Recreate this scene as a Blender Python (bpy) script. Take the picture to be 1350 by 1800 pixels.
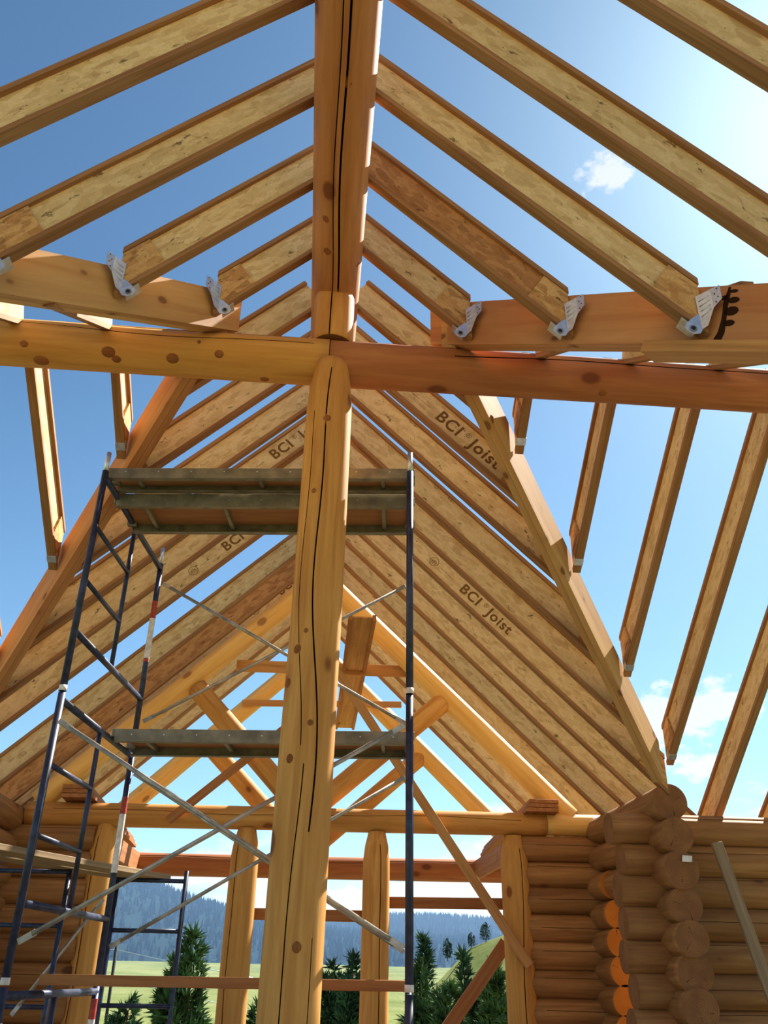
import bpy, bmesh, math, random
from mathutils import Vector, Matrix, noise
R_ = math.radians
V = Vector
# ------------------------------------------------------------------ camera, sky, sun, exposure
for o in list(bpy.data.objects): bpy.data.objects.remove(o)
SC = bpy.context.scene
COL = SC.collection
EYE = 1.6                                   # eye height above the deck; the ridge runs along +Y
FPX, PITCH, YAW, ROLL = 1512.9, R_(28.3535), R_(4.2741), R_(1.013)
_h = V((math.sin(YAW), math.cos(YAW), 0)); _r0 = V((math.cos(YAW), -math.sin(YAW), 0))
CF = _h * math.cos(PITCH) + V((0, 0, math.sin(PITCH))); _u0 = _r0.cross(CF)
CR = _r0 * math.cos(ROLL) + _u0 * math.sin(ROLL); CU = -_r0 * math.sin(ROLL) + _u0 * math.cos(ROLL)
cd = bpy.data.cameras.new('camera'); cam = bpy.data.objects.new('camera', cd); COL.objects.link(cam)
cd.sensor_fit = 'HORIZONTAL'; cd.sensor_width = 36.0; cd.lens = FPX / 1350 * 36; cd.clip_end = 6000; cd.clip_start = .05
cam.matrix_world = Matrix(((CR.x, CU.x, -CF.x, 0), (CR.y, CU.y, -CF.y, 0), (CR.z, CU.z, -CF.z, EYE), (0, 0, 0, 1)))
SC.camera = cam
SC.view_settings.view_transform = 'Standard'; SC.view_settings.look = 'None'
SC.view_settings.gamma = 1; SC.view_settings.use_curve_mapping = False
SC.view_settings.exposure = 0.0
SUN_EL, SUN_AZ = R_(46.2), R_(47)          # azimuth right of +Y
SUN_DIR = V((math.sin(SUN_AZ) * math.cos(SUN_EL), math.cos(SUN_AZ) * math.cos(SUN_EL), math.sin(SUN_EL)))
SKY_K, SUN_E = 0.115, 15.0

def world():
    w = bpy.data.worlds.new('sky'); SC.world = w; w.use_nodes = True
    nt = w.node_tree; N = nt.nodes; L = nt.links
    for n in list(N): N.remove(n)
    out = N.new('ShaderNodeOutputWorld'); bg = N.new('ShaderNodeBackground')
    sky = N.new('ShaderNodeTexSky'); sky.sky_type = 'NISHITA'; sky.sun_disc = False
    sky.sun_elevation = SUN_EL; sky.sun_rotation = SUN_AZ; sky.altitude = 1800; sky.air_density = 1.0; sky.dust_density = 2.8; sky.ozone_density = 1.2
    tc = N.new('ShaderNodeTexCoord'); nz = N.new('ShaderNodeTexNoise'); nz.inputs['Scale'].default_value = 7; nz.inputs['Detail'].default_value = 8; nz.inputs['Roughness'].default_value = .62
    mp = N.new('ShaderNodeMapping'); mp.inputs['Scale'].default_value = (1, 1, 2.6)
    L.new(tc.outputs['Generated'], mp.inputs[0]); L.new(mp.outputs[0], nz.inputs['Vector'])
    def math_(op, a, b=None, clamp=False):
        m = N.new('ShaderNodeMath'); m.operation = op; m.use_clamp = clamp
        for i, x in enumerate((a, b)):
            if x is None: continue
            if isinstance(x, (int, float)): m.inputs[i].default_value = x
            else: L.new(x, m.inputs[i])
        return m.outputs[0]
    # low banks of fair weather cloud round the whole horizon
    sep = N.new('ShaderNodeSeparateXYZ'); L.new(tc.outputs['Generated'], sep.inputs[0])
    r = N.new('ShaderNodeMapRange'); r.inputs['From Min'].default_value = .02; r.inputs['From Max'].default_value = .30; r.inputs['To Min'].default_value = .27; r.inputs['To Max'].default_value = -.24
    L.new(sep.outputs['Z'], r.inputs['Value'])
    total = math_('ADD', nz.outputs['Fac'], r.outputs[0])
    cl = N.new('ShaderNodeMapRange'); cl.interpolation_type = 'SMOOTHSTEP'; cl.inputs['From Min'].default_value = .56; cl.inputs['From Max'].default_value = .70
    L.new(total, cl.inputs['Value']); mask = cl.outputs[0]
    # a few separate puffs
    n2 = N.new('ShaderNodeTexNoise'); n2.inputs['Scale'].default_value = 26; n2.inputs['Detail'].default_value = 7; n2.inputs['Roughness'].default_value = .6
    mp2 = N.new('ShaderNodeMapping'); mp2.inputs['Scale'].default_value = (1, 1, 1.6)
    L.new(tc.outputs['Generated'], mp2.inputs[0]); L.new(mp2.outputs[0], n2.inputs['Vector'])
    puffs = [((.2757, .6061, .7461), .036, (.7, 1, 1.5)), ((.3908, .886, .2497), .075, (1, 1, 1.5)), ((.4277, .8655, .262), .06, (1, 1, 1.5)), ((.352, .898, .256), .055, (1, 1, 1.6)),
             ((.3989, .8953, .1982), .055, (1, 1, 2.2)), ((-.8, .3, .35), .1, (1, 1, 1.6)), ((-.2, -.9, .3), .12, (1, 1, 2)), ((.9, -.3, .25), .1, (1, 1, 2))]
    for d, rad, sc in puffs:
        s = N.new('ShaderNodeVectorMath'); s.operation = 'SUBTRACT'; L.new(tc.outputs['Generated'], s.inputs[0]); s.inputs[1].default_value = d
        m2 = N.new('ShaderNodeVectorMath'); m2.operation = 'MULTIPLY'; L.new(s.outputs[0], m2.inputs[0]); m2.inputs[1].default_value = sc
        ln = N.new('ShaderNodeVectorMath'); ln.operation = 'LENGTH'; L.new(m2.outputs[0], ln.inputs[0])
        q = math_('DIVIDE', ln.outputs['Value'], rad)
        q = math_('SUBTRACT', math_('ADD', math_('MULTIPLY', n2.outputs['Fac'], 2.2), -.35), q)
        e = N.new('ShaderNodeMapRange'); e.interpolation_type = 'SMOOTHSTEP'; e.inputs['From Min'].default_value = .05; e.inputs['From Max'].default_value = .4
        L.new(q, e.inputs['Value']); mask = math_('MAXIMUM', mask, e.outputs[0])
    mix = N.new('ShaderNodeMix'); mix.data_type = 'RGBA'; L.new(math_('MULTIPLY', mask, .8), mix.inputs['Factor'])
    tn = N.new('ShaderNodeMix'); tn.data_type = 'RGBA'; tn.blend_type = 'MULTIPLY'; tn.inputs[0].default_value = 1; tn.inputs[7].default_value = (.97, 1.37, 1.47, 1); L.new(sky.outputs[0], tn.inputs[6])
    L.new(tn.outputs[2], mix.inputs[6]); mix.inputs[7].default_value = (8.6, 9.0, 9.5, 1)
    L.new(mix.outputs[2], bg.inputs['Color']); bg.inputs['Strength'].default_value = SKY_K
    L.new(bg.outputs[0], out.inputs['Surface'])
world()
sd = bpy.data.lights.new('sun', 'SUN'); sd.energy = SUN_E; sd.angle = R_(.55); sd.color = (1, .95, .86)
sun = bpy.data.objects.new('sun', sd); COL.objects.link(sun)
sun.rotation_euler = SUN_DIR.to_track_quat('Z', 'Y').to_euler()

# ------------------------------------------------------------------ materials
def new_mat(name, rough=.75):
    m = bpy.data.materials.new(name); m.use_nodes = True; nt = m.node_tree
    b = nt.nodes['Principled BSDF']; b.inputs['Roughness'].default_value = rough; b.inputs['Specular IOR Level'].default_value = .5 if rough < .65 else (.22 if rough < .89 else 0)
    return m, nt, b
def srgb(c): return tuple(((x / 255) / 12.92 if x / 255 < .04045 else ((x / 255 + .055) / 1.055) ** 2.4) for x in c) + (1,)
def ramp(nt, fac, stops):
    r = nt.nodes.new('ShaderNodeValToRGB'); e = r.color_ramp.elements
    while len(e) < len(stops): e.new(.5)
    for x, (p, c) in zip(e, stops): x.position = p; x.color = srgb(c)
    nt.links.new(fac, r.inputs[0]); return r.outputs[0]
def tex(nt, kind, scale, map_=(1, 1, 1), rot=(0, 0, 0), coord='Object', **kw):
    t = nt.nodes.new('ShaderNodeTexCoord'); mp = nt.nodes.new('ShaderNodeMapping'); mp.inputs['Scale'].default_value = map_; mp.inputs['Rotation'].default_value = rot
    oi = nt.nodes.new('ShaderNodeObjectInfo'); mul = nt.nodes.new('ShaderNodeMath'); mul.operation = 'MULTIPLY'; mul.inputs[1].default_value = 37.0
    nt.links.new(oi.outputs['Random'], mul.inputs[0]); nt.links.new(mul.outputs[0], mp.inputs['Location'])
    nt.links.new(t.outputs[coord], mp.inputs[0])
    n = nt.nodes.new('ShaderNodeTex' + kind); n.inputs['Scale'].default_value = scale
    for k, v in kw.items():
        if k in n.inputs: n.inputs[k].default_value = v
        else: setattr(n, k, v)
    nt.links.new(mp.outputs[0], n.inputs['Vector']); return n
def mixc(nt, fac, a, b, mode='MIX'):
    m = nt.nodes.new('ShaderNodeMix'); m.data_type = 'RGBA'; m.blend_type = mode
    for i, x in ((0, fac), (6, a), (7, b)):
        if isinstance(x, (int, float)): m.inputs[i].default_value = x
        elif isinstance(x, tuple): m.inputs[i].default_value = x
        else: nt.links.new(x, m.inputs[i])
    return m.outputs[2]
def mrange(nt, v, a, b, c=0., d=1.):
    r = nt.nodes.new('ShaderNodeMapRange'); r.inputs[1].default_value = a; r.inputs[2].default_value = b; r.inputs[3].default_value = c; r.inputs[4].default_value = d
    nt.links.new(v, r.inputs[0]); return r.outputs[0]
def bump(nt, b, h, s, d=.01):
    n = nt.nodes.new('ShaderNodeBump'); n.inputs['Strength'].default_value = s; n.inputs['Distance'].default_value = d
    nt.links.new(h, n.inputs['Height']); nt.links.new(n.outputs[0], b.inputs['Normal'])
def wood(name, lo, mid, hi, knot=None, knots=0., along=1.1, across=16, rough=.7, tint=.12):
    m, nt, b = new_mat(name, rough)
    g = tex(nt, 'Noise', 1.0, (along, across, across), Detail=6, Roughness=.6, Distortion=.6)
    c = ramp(nt, g.outputs['Fac'], [(.28, lo), (.5, mid), (.74, hi)])
    big = tex(nt, 'Noise', 1.3, (.6, 1.6, 1.6), Detail=2)
    c = mixc(nt, mrange(nt, big.outputs['Fac'], .35, .7, 0, .45), c, srgb(lo))
    if knots:
        v = tex(nt, 'Voronoi', knots * 1.9, (.62, 1, 1), feature='F1', Randomness=1.0)
        k = mrange(nt, v.outputs['Distance'], .09, .135, .85, 0.)
        halo = mrange(nt, v.outputs['Distance'], .10, .26, .5, 0.)
        c = mixc(nt, halo, c, srgb(lo)); c = mixc(nt, k, c, srgb(knot))
    oi = nt.nodes.new('ShaderNodeObjectInfo')
    hs = nt.nodes.new('ShaderNodeHueSaturation'); nt.links.new(c, hs.inputs['Color']); nt.links.new(mrange(nt, oi.outputs['Random'], 0, 1, 1 - tint, 1 + tint), hs.inputs['Value'])
    nt.links.new(hs.outputs[0], b.inputs['Base Color']); bump(nt, b, g.outputs['Fac'], .25, .006)
    return m
def osb(name, dark, mid, light, val=1.):
    m, nt, b = new_mat(name, .8)
    wob = tex(nt, 'Noise', 5, Detail=3)
    def flakes(rot, sc):
        v = tex(nt, 'Voronoi', sc, (1, 0.02, 2.6), (0, rot, 0), feature='F1'); return v
    v1 = flakes(R_(25), 11); v2 = flakes(R_(-38), 10); v3 = flakes(R_(70), 16)
    sep = lambda v: (lambda s: (nt.links.new(v.outputs['Color'], s.inputs[0]), s)[1])(nt.nodes.new('ShaderNodeSeparateColor'))
    a = sep(v1); c2 = sep(v2); c3 = sep(v3)
    c = ramp(nt, a.outputs[0], [(.0, mid), (.6, light), (1., light)])
    c = mixc(nt, mrange(nt, c2.outputs[1], .62, .66, 0, .55), c, ramp(nt, c2.outputs[0], [(0., dark), (.5, mid), (1., light)]))
    c = mixc(nt, mrange(nt, c3.outputs[1], .80, .84, 0, .5), c, ramp(nt, c3.outputs[0], [(0., dark), (.7, mid), (1., light)]))
    st = tex(nt, 'Noise', 9, (1, .05, 2.2), (0, R_(35), 0), Detail=4, Roughness=.7)
    c = mixc(nt, mrange(nt, st.outputs['Fac'], .635, .675, 0, .8), c, srgb(tuple(x * .42 for x in dark)))
    fine = tex(nt, 'Noise', 60, (1, .05, 1), Detail=3)
    c = mixc(nt, mrange(nt, fine.outputs['Fac'], .3, .7, .25, 0), c, srgb(dark))
    oi = nt.nodes.new('ShaderNodeObjectInfo')
    hs = nt.nodes.new('ShaderNodeHueSaturation'); nt.links.new(c, hs.inputs['Color']); nt.links.new(mrange(nt, oi.outputs['Random'], 0, 1, val * .92, val * 1.06), hs.inputs['Value'])
    nt.links.new(hs.outputs[0], b.inputs['Base Color']); bump(nt, b, a.outputs[0], .2, .003)
    return m
def endgrain(name, lo, hi):
    m, nt, b = new_mat(name, .8)
    v = nt.nodes.new('ShaderNodeTexCoord'); s = nt.nodes.new('ShaderNodeSeparateXYZ'); nt.links.new(v.outputs['Object'], s.inputs[0])
    cb = nt.nodes.new('ShaderNodeCombineXYZ'); nt.links.new(s.outputs['Y'], cb.inputs['X']); nt.links.new(s.outputs['Z'], cb.inputs['Y'])
    w = nt.nodes.new('ShaderNodeTexWave'); w.wave_type = 'RINGS'; w.rings_direction = 'SPHERICAL'; w.inputs['Scale'].default_value = 16; w.inputs['Distortion'].default_value = 5; w.inputs['Detail'].default_value = 3; w.inputs['Detail Scale'].default_value = 2
    nt.links.new(cb.outputs[0], w.inputs['Vector'])
    n = tex(nt, 'Noise', 6, Detail=4)
    mid = tuple((a + b) / 2 for a, b in zip(lo, hi)); c = ramp(nt, w.outputs['Fac'], [(0., mid), (.5, hi), (1., hi)])
    c = mixc(nt, mrange(nt, n.outputs['Fac'], .38, .62, 0, .75), c, srgb(lo))
    nt.links.new(c, b.inputs['Base Color']); return m
def plain(name, col, rough=.6, metal=0., vary=.0, scale=8):
    m, nt, b = new_mat(name, rough); b.inputs['Metallic'].default_value = metal
    if vary:
        n = tex(nt, 'Noise', scale, Detail=5)
        c = ramp(nt, n.outputs['Fac'], [(.35, tuple(max(0, x * (1 - vary)) for x in col)), (.65, tuple(min(255, x * (1 + vary)) for x in col))])
        nt.links.new(c, b.inputs['Base Color'])
    else: b.inputs['Base Color'].default_value = srgb(col)
    return m
M = {}
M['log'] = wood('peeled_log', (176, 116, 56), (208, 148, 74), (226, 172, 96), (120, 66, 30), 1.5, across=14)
M['log_ridge'] = wood('ridge_log', (172, 110, 60), (198, 138, 78), (214, 156, 94), (118, 66, 34), 1.4)
M['log_red'] = wood('red_log', (142, 86, 52), (166, 104, 64), (182, 124, 78), (104, 54, 28), 1.3)
M['log_gold'] = wood('gold_log', (186, 128, 60), (206, 150, 76), (222, 168, 92), (126, 66, 30), 1.6)
M['log_pale'] = wood('pale_truss_log', (214, 158, 76), (232, 182, 98), (244, 200, 120), (150, 96, 44), 1.4, rough=.6)
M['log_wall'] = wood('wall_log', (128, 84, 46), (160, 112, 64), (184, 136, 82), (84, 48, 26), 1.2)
M['end'] = endgrain('log_end_grain', (124, 80, 46), (150, 102, 60))
M['end_bounce'] = endgrain('log_end_painted_bounce', (186, 114, 40), (204, 132, 52))  # reflected sunlight on the doorway stub ends, painted in as a brighter orange
M['dark'] = plain('dark_crack', (46, 24, 12), .9)
M['flange'] = wood('joist_flange', (132, 90, 54), (158, 114, 72), (178, 136, 90), along=1.5, across=40, tint=.08)
M['osb'] = osb('osb_web', (172, 138, 88), (206, 176, 122), (224, 198, 146))
M['osb_brown'] = osb('osb_web_brown', (120, 78, 44), (164, 112, 66), (190, 140, 88))
M['osb_block'] = osb('osb_stiffener', (112, 72, 38), (182, 132, 76), (214, 170, 108))
M['lvl'] = wood('valley_beam_wood', (164, 104, 62), (190, 132, 84), (206, 152, 100), (110, 62, 34), 2.4, along=.7, across=9)
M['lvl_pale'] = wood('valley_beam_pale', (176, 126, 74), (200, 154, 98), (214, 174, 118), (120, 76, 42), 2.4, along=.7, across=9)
M['lumber'] = wood('sawn_lumber', (164, 112, 62), (192, 140, 84), (208, 160, 102), (112, 64, 34), 1.4, across=24)
M['lumber_red'] = wood('sawn_lumber_brown', (140, 86, 48), (166, 108, 62), (184, 128, 78), (104, 60, 32), 1.4, across=24)
M['lumber_grey'] = wood('weathered_plank', (128, 104, 74), (160, 134, 100), (184, 160, 124), (96, 72, 48), 1.0, across=26)
M['ply'] = wood('plywood_deck', (140, 92, 56), (166, 114, 72), (184, 132, 88), across=12)
M['galv'] = plain('galvanised_steel', (206, 212, 218), .38, .85, .06, 30)
M['hole'] = plain('nail_hole_dark', (40, 42, 46), .8)
M['blue'] = plain('blue_painted_steel', (44, 50, 72), .42, .25, .25, 14)
M['brace'] = plain('galvanised_brace', (170, 160, 146), .45, .6, .15, 12)
M['alu'] = plain('aluminium_rail', (124, 116, 98), .5, .4, .14, 9)
M['tag_white'] = plain('white_sticker', (226, 216, 206), .6, 0, .08, 30)
M['tag_red'] = plain('red_sticker', (168, 58, 42), .6, 0, .15, 30)
M['print'] = plain('joist_print', (118, 86, 48), .9)
M['stain'] = plain('dark_water_stain', (52, 34, 24), .9)
M['bolt'] = plain('steel_bolt', (150, 150, 150), .4, .8)

# ------------------------------------------------------------------ helpers
def tag(o, label=None, cat=None, group=None, kind=None):
    if label: o['label'] = label
    if cat: o['category'] = cat
    if group: o['group'] = group
    if kind: o['kind'] = kind
    return o
def frame(p, x, up):
    x = V(x).normalized(); z = V(up) - x * V(up).dot(x); z.normalize(); y = z.cross(x)
    return Matrix(((x.x, y.x, z.x, p[0]), (x.y, y.y, z.y, p[1]), (x.z, y.z, z.z, p[2]), (0, 0, 0, 1)))
def link(name, me, mw=None, parent=None):
    o = bpy.data.objects.new(name, me); COL.objects.link(o)
    if mw is not None: o.matrix_world = mw
    if parent is not None:
        o.parent = parent; o.matrix_parent_inverse = parent_mw(parent).inverted()
        o.matrix_basis = mw if mw is not None else Matrix()
        # store world matrix for later children
    WORLD[o.name] = mw.copy() if mw is not None else Matrix()
    return o
WORLD = {}
def parent_mw(o): return WORLD.get(o.name, Matrix())
def empty(name, mw): return link(name, None, mw)
def mesh(name, verts, faces, mats, fm=None, smooth=False):
    me = bpy.data.meshes.new(name); me.from_pydata([tuple(v) for v in verts], [], faces)
    for m in mats: me.materials.append(m)
    if fm:
        for p, i in zip(me.polygons, fm): p.material_index = i
    if smooth: me.polygons.foreach_set('use_smooth', [True] * len(me.polygons))
    me.update(); return me
def prism(poly, y0, y1):
    """poly in (x,z), extruded along y"""
    n = len(poly); v = [(x, y0, z) for x, z in poly] + [(x, y1, z) for x, z in poly]
    f = [tuple(range(n)), tuple(reversed(range(n, 2 * n)))] + [(i, i + n, (i + 1) % n + n, (i + 1) % n) for i in range(n)]
    return v, f
def recalc(me):
    bm = bmesh.new(); bm.from_mesh(me); bmesh.ops.recalc_face_normals(bm, faces=bm.faces); bm.to_mesh(me); bm.free(); return me
def prism_obj(name, poly, y0, y1, mat, mw, parent=None):
    v, f = prism(poly, y0, y1); return link(name, recalc(mesh(name, v, f, [mat])), mw, parent)
def bar(name, a, b, w, h, mat, up=(0, 0, 1), parent=None, bev=.003):
    """rectangular timber from a to b; w across, h along up"""
    a = V(a); b = V(b); L = (b - a).length; mw = frame(a, b - a, up)
    bm = bmesh.new(); bmesh.ops.create_cube(bm, size=1)
    for v in bm.verts: v.co = V(((v.co.x + .5) * L, v.co.y * w, v.co.z * h))
    if bev: bmesh.ops.bevel(bm, geom=list(bm.edges), offset=bev, segments=1, affect='EDGES')
    me = bpy.data.meshes.new(name); bm.to_mesh(me); bm.free(); me.materials.append(mat)
    return link(name, me, mw, parent)
def box(name, lo, hi, mat, mw=Matrix(), parent=None, bev=.002):
    c = [(l + h) / 2 for l, h in zip(lo, hi)]
    bm = bmesh.new(); bmesh.ops.create_cube(bm, size=1)
    for v in bm.verts: v.co = V([v.co[i] * (hi[i] - lo[i]) for i in range(3)])
    if bev: bmesh.ops.bevel(bm, geom=list(bm.edges), offset=bev, segments=1, affect='EDGES')
    me = bpy.data.meshes.new(name); bm.to_mesh(me); bm.free(); me.materials.append(mat)
    return link(name, me, mw @ Matrix.Translation(c), parent)
def tube(name, pts, r, mat, parent=None, seg=10, caps=True):
    pts = [V(p) for p in pts]; v = []; f = []; n = len(pts)
    for i, p in enumerate(pts):
        t = (pts[min(i + 1, n - 1)] - pts[max(i - 1, 0)]).normalized()
        u = t.cross(V((.31, .17, .93))); u.normalize(); w = t.cross(u); rr = r[i] if isinstance(r, (list, tuple)) else r
        for k in range(seg):
            a = 2 * math.pi * k / seg; v.append(p - pts[0] + (u * math.cos(a) + w * math.sin(a)) * rr)
    for i in range(n - 1):
        for k in range(seg): f.append((i * seg + k, i * seg + (k + 1) % seg, (i + 1) * seg + (k + 1) % seg, (i + 1) * seg + k))
    ns = len(f)
    if caps: f += [tuple(reversed(range(seg))), tuple(range((n - 1) * seg, n * seg))]
    me = mesh(name, v, f, [mat])
    for i, p in enumerate(me.polygons): p.use_smooth = i < ns
    return link(name, me, Matrix.Translation(pts[0]), parent)
def log(name, a, b, r0, r1, mat, end=None, up=(0, 0, 1), cracks=(), seed=0, parent=None, seg=28, nl=None, wob=.02, profile=None, wander=.25, checks=0):
    """peeled log a->b; cracks: (angle from local +Y towards up, t0, t1, half width rad, depth). Checks are real grooves."""
    a = V(a); b = V(b); L = (b - a).length; mw = frame(a, b - a, up); rnd = random.Random(seed)
    nl = nl or max(6, int(L * 7)); ph = [rnd.uniform(0, 6.28) for _ in range(8)]
    cols = []
    for k in range(seg): cols.append((2 * math.pi * k / seg, None))
    for ci, c in enumerate(cracks):
        cols = [x for x in cols if x[1] is not None or abs((x[0] - c[0] + math.pi) % (2 * math.pi) - math.pi) > c[3] * 1.3 + .02]
        cols += [(c[0] - c[3], None), (c[0], ci), (c[0] + c[3], None)]
    cols.sort(key=lambda x: x[0] % (2 * math.pi)); K = len(cols)
    vs = []; fs = []
    for i in range(nl + 1):
        t = i / nl; rad = r0 + (r1 - r0) * t; cx, cy, cz = t * L, 0, 0
        cy = wob * r0 * 1.2 * math.sin(t * L * .9 + ph[0]); cz = wob * r0 * 1.2 * math.sin(t * L * .7 + ph[1])
        if profile: pr = profile(t); rad *= pr[0]; cy += pr[1]; cz += pr[2]
        sh = wander * (math.sin(t * L * 1.7 + ph[2]) * .5 + math.sin(t * L * 4.1 + ph[3]) * .2) if cracks else 0
        for th, ci in cols:
            rr = rad * (1 + wob * (math.sin(2 * th + ph[4] + t * L) * .5 + math.sin(3 * th + ph[5] + 1.7 * t * L) * .4 + math.sin(5 * th + 3.1 * t * L + ph[6]) * .25))
            if ci is not None:
                c = cracks[ci]; e = min((t - c[1]) / .06, (c[2] - t) / .06, 1); rr -= max(0, e) * c[4] * rad
            vs.append((cx, cy + rr * math.cos(th + sh), cz + rr * math.sin(th + sh)))
    for i in range(nl):
        for k in range(K): fs.append((i * K + k, i * K + (k + 1) % K, (i + 1) * K + (k + 1) % K, (i + 1) * K + k))
    ns = len(fs); fs += [tuple(reversed(range(K))), tuple(range(nl * K, nl * K + K))]
    nck = 0
    if checks:
        for k in range(checks):
            q = rnd.uniform(0, 6.283); l0 = rnd.uniform(0, .25); l1 = rnd.uniform(.55, .95); w = rnd.uniform(.012, .03); i = len(vs); jog = rnd.uniform(-.15, .15)
            P_ = lambda rr, aa: (-.0012, r0 * rr * math.cos(aa), r0 * rr * math.sin(aa))
            vs += [P_(l0, q), P_((l0 + l1) / 2, q + jog - w / 2), P_(l1, q - w), P_(l1, q + w), P_((l0 + l1) / 2, q + jog + w / 2)]; fs.append((i, i + 1, i + 2, i + 3, i + 4)); nck += 1
    me = mesh(name, vs, fs, [mat, end or M['end'], M['dark']], [0] * ns + [1, 1] + [2] * nck)
    for i, p in enumerate(me.polygons):
        p.use_smooth = i < ns
    # dark inside of the checks
    for ci, c in enumerate(cracks):
        kc = [k for k, x in enumerate(cols) if x[1] == ci][0]
        for i in range(nl):
            t = (i + .5) / nl
            if c[1] + .01 < t < c[2] - .01:
                for k in (kc - 1, kc): me.polygons[i * K + k % K].material_index = 2; me.polygons[i * K + k % K].use_smooth = False
    return link(name, me, mw, parent)
def hull_plate(name, pts, nrm, th, mat, parent, mw=Matrix()):
    """thin sheet-metal polygon through world points pts with thickness th along nrm"""
    n = V(nrm).normalized() * th / 2; c = V(pts[0]); k = len(pts)
    v = [V(p) - c + n for p in pts] + [V(p) - c - n for p in pts]
    f = [tuple(range(k)), tuple(reversed(range(k, 2 * k)))] + [(i, i + k, (i + 1) % k + k, (i + 1) % k) for i in range(k)]
    return link(name, recalc(mesh(name, v, f, [mat])), Matrix.Translation(c), parent)
ORD = 'first second third fourth fifth sixth seventh eighth ninth tenth eleventh twelfth thirteenth fourteenth fifteenth sixteenth'.split()

# ------------------------------------------------------------------ key dimensions (z measured from the eye, then raised by EYE)
def W(x, y, z): return V((x, y, z + EYE))
XR, HR, MS, DV = -.023, 4.637, .9637, .3694          # main roof: rafter underside z = HR - MS*|x-XR|, vertical rafter depth DV
TH = math.atan(MS); DP = DV * math.cos(TH)
YC, ZC_, RC = 4.74, 3.70, .160                       # cross ridge log
MC, KC, DVC = .682, 7.081, .365                      # cross roof: far slope underside z = KC - MC*Y
THC = math.atan(MC); DPC = DVC * math.cos(THC)
FW, FT, WT = .0635, .031, .012                       # flange width, flange thickness, web thickness

# ------------------------------------------------------------------ deck and ground
M['deck'] = wood('grey_deck_sheathing', (84, 76, 66), (104, 94, 80), (120, 110, 94), across=10)
floor = box('floor', (-6.5, -4, -.06), (6.5, 14, 0), M['deck']); floor['kind'] = 'structure'
def ground_h(x, y):
    d = y
    h = -1.0 - 9 * min(1, max(0, (d - 14) / 60)) ** .8
    if d > 74: h += 15.5 * min(1, (d - 74) / 330)
    q = min(1, max(0, (x - 7) / 9)); q = q * q * (3 - 2 * q)                 # grassy knoll to the right
    h += q * (11.3 + .36 * (min(x, 48) - 15)) * math.exp(-((y - 110) / 34) ** 2)
    return h + .25 * noise.noise(V((x * .03, y * .03, 0)))
def terrain():
    vs = []; fs = []; ys = [-60, -20, 0, 8, 14] + [14 + 4 * i for i in range(1, 46)] + [200 + 18 * i for i in range(1, 34)]
    xs = list(range(-70, 71, 4)); n = len(xs)
    for y in ys:
        k = 1 + max(0, y) / 75
        for x in xs: vs.append((x * k * 1.3, y, ground_h(x * k * 1.3, y) - (.0 if y > 14 else .0)))
    for j in range(len(ys) - 1):
        for i in range(n - 1): fs.append((j * n + i, j * n + i + 1, (j + 1) * n + i + 1, (j + 1) * n + i))
    m, nt, b = new_mat('meadow_grass', .9)
    a = tex(nt, 'Noise', .06, Detail=6, Roughness=.65); c2 = tex(nt, 'Noise', 1.4, Detail=5)
    c = ramp(nt, a.outputs['Fac'], [(.3, (92, 104, 60)), (.5, (116, 124, 78)), (.7, (136, 138, 96))])
    c = mixc(nt, mrange(nt, c2.outputs['Fac'], .4, .7, 0, .4), c, srgb((74, 92, 42)))
    nt.links.new(c, b.inputs['Base Color'])
    o = link('ground', mesh('ground', vs, fs, [m], smooth=True), Matrix()); o['kind'] = 'structure'
terrain()

# ------------------------------------------------------------------ I-joists
def i_joist(label, group, origin, xd, up, L, dep, end='plumb', theta=TH, brown=False, block=True, top_sq=True, text=None, name='i_joist_rafter', side=-1, stiff=.34):
    """origin: underside of the joist at its upper end (centre line); xd runs down the slope; up is perpendicular to it."""
    mw = frame(origin, xd, up); e = empty(name, mw); tag(e, label, 'joist', group)
    dt = dep * math.tan(theta) if end == 'plumb' else 0
    def poly(z0, z1, inset=0):
        s = lambda z: L - dt * z / dep
        return [(0, z0), (s(z0), z0), (s(z1), z1), (0, z1)]
    # flanges carry a small groove edge towards the web
    prism_obj('bottom_flange', poly(0, FT), -FW / 2, FW / 2, M['flange'], mw, e)
    prism_obj('top_flange', poly(dep - FT, dep), -FW / 2, FW / 2, M['flange'], mw, e)
    web = prism_obj('web', poly(FT, dep - FT), -WT / 2, WT / 2, M['osb_brown' if brown else 'osb'], mw, e)
    if block:
        s = lambda z: L - dt * z / dep - .006
        z0, z1 = FT + .003, dep - FT - .003
        for sg in (-1, 1):
            y0, y1 = sorted((sg * WT / 2, sg * (FW / 2 - .006)))
            prism_obj('web_stiffener', [(s(z0) - stiff, z0), (s(z0), z0), (s(z1), z1), (s(z1) - stiff * .55, z1)], y0, y1, M['osb_block'], mw, e)
    if text:
        for (s, str_, size, flip) in text: lettering(web, mw, s, str_, size, flip, side, dep)
    return e, mw
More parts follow.
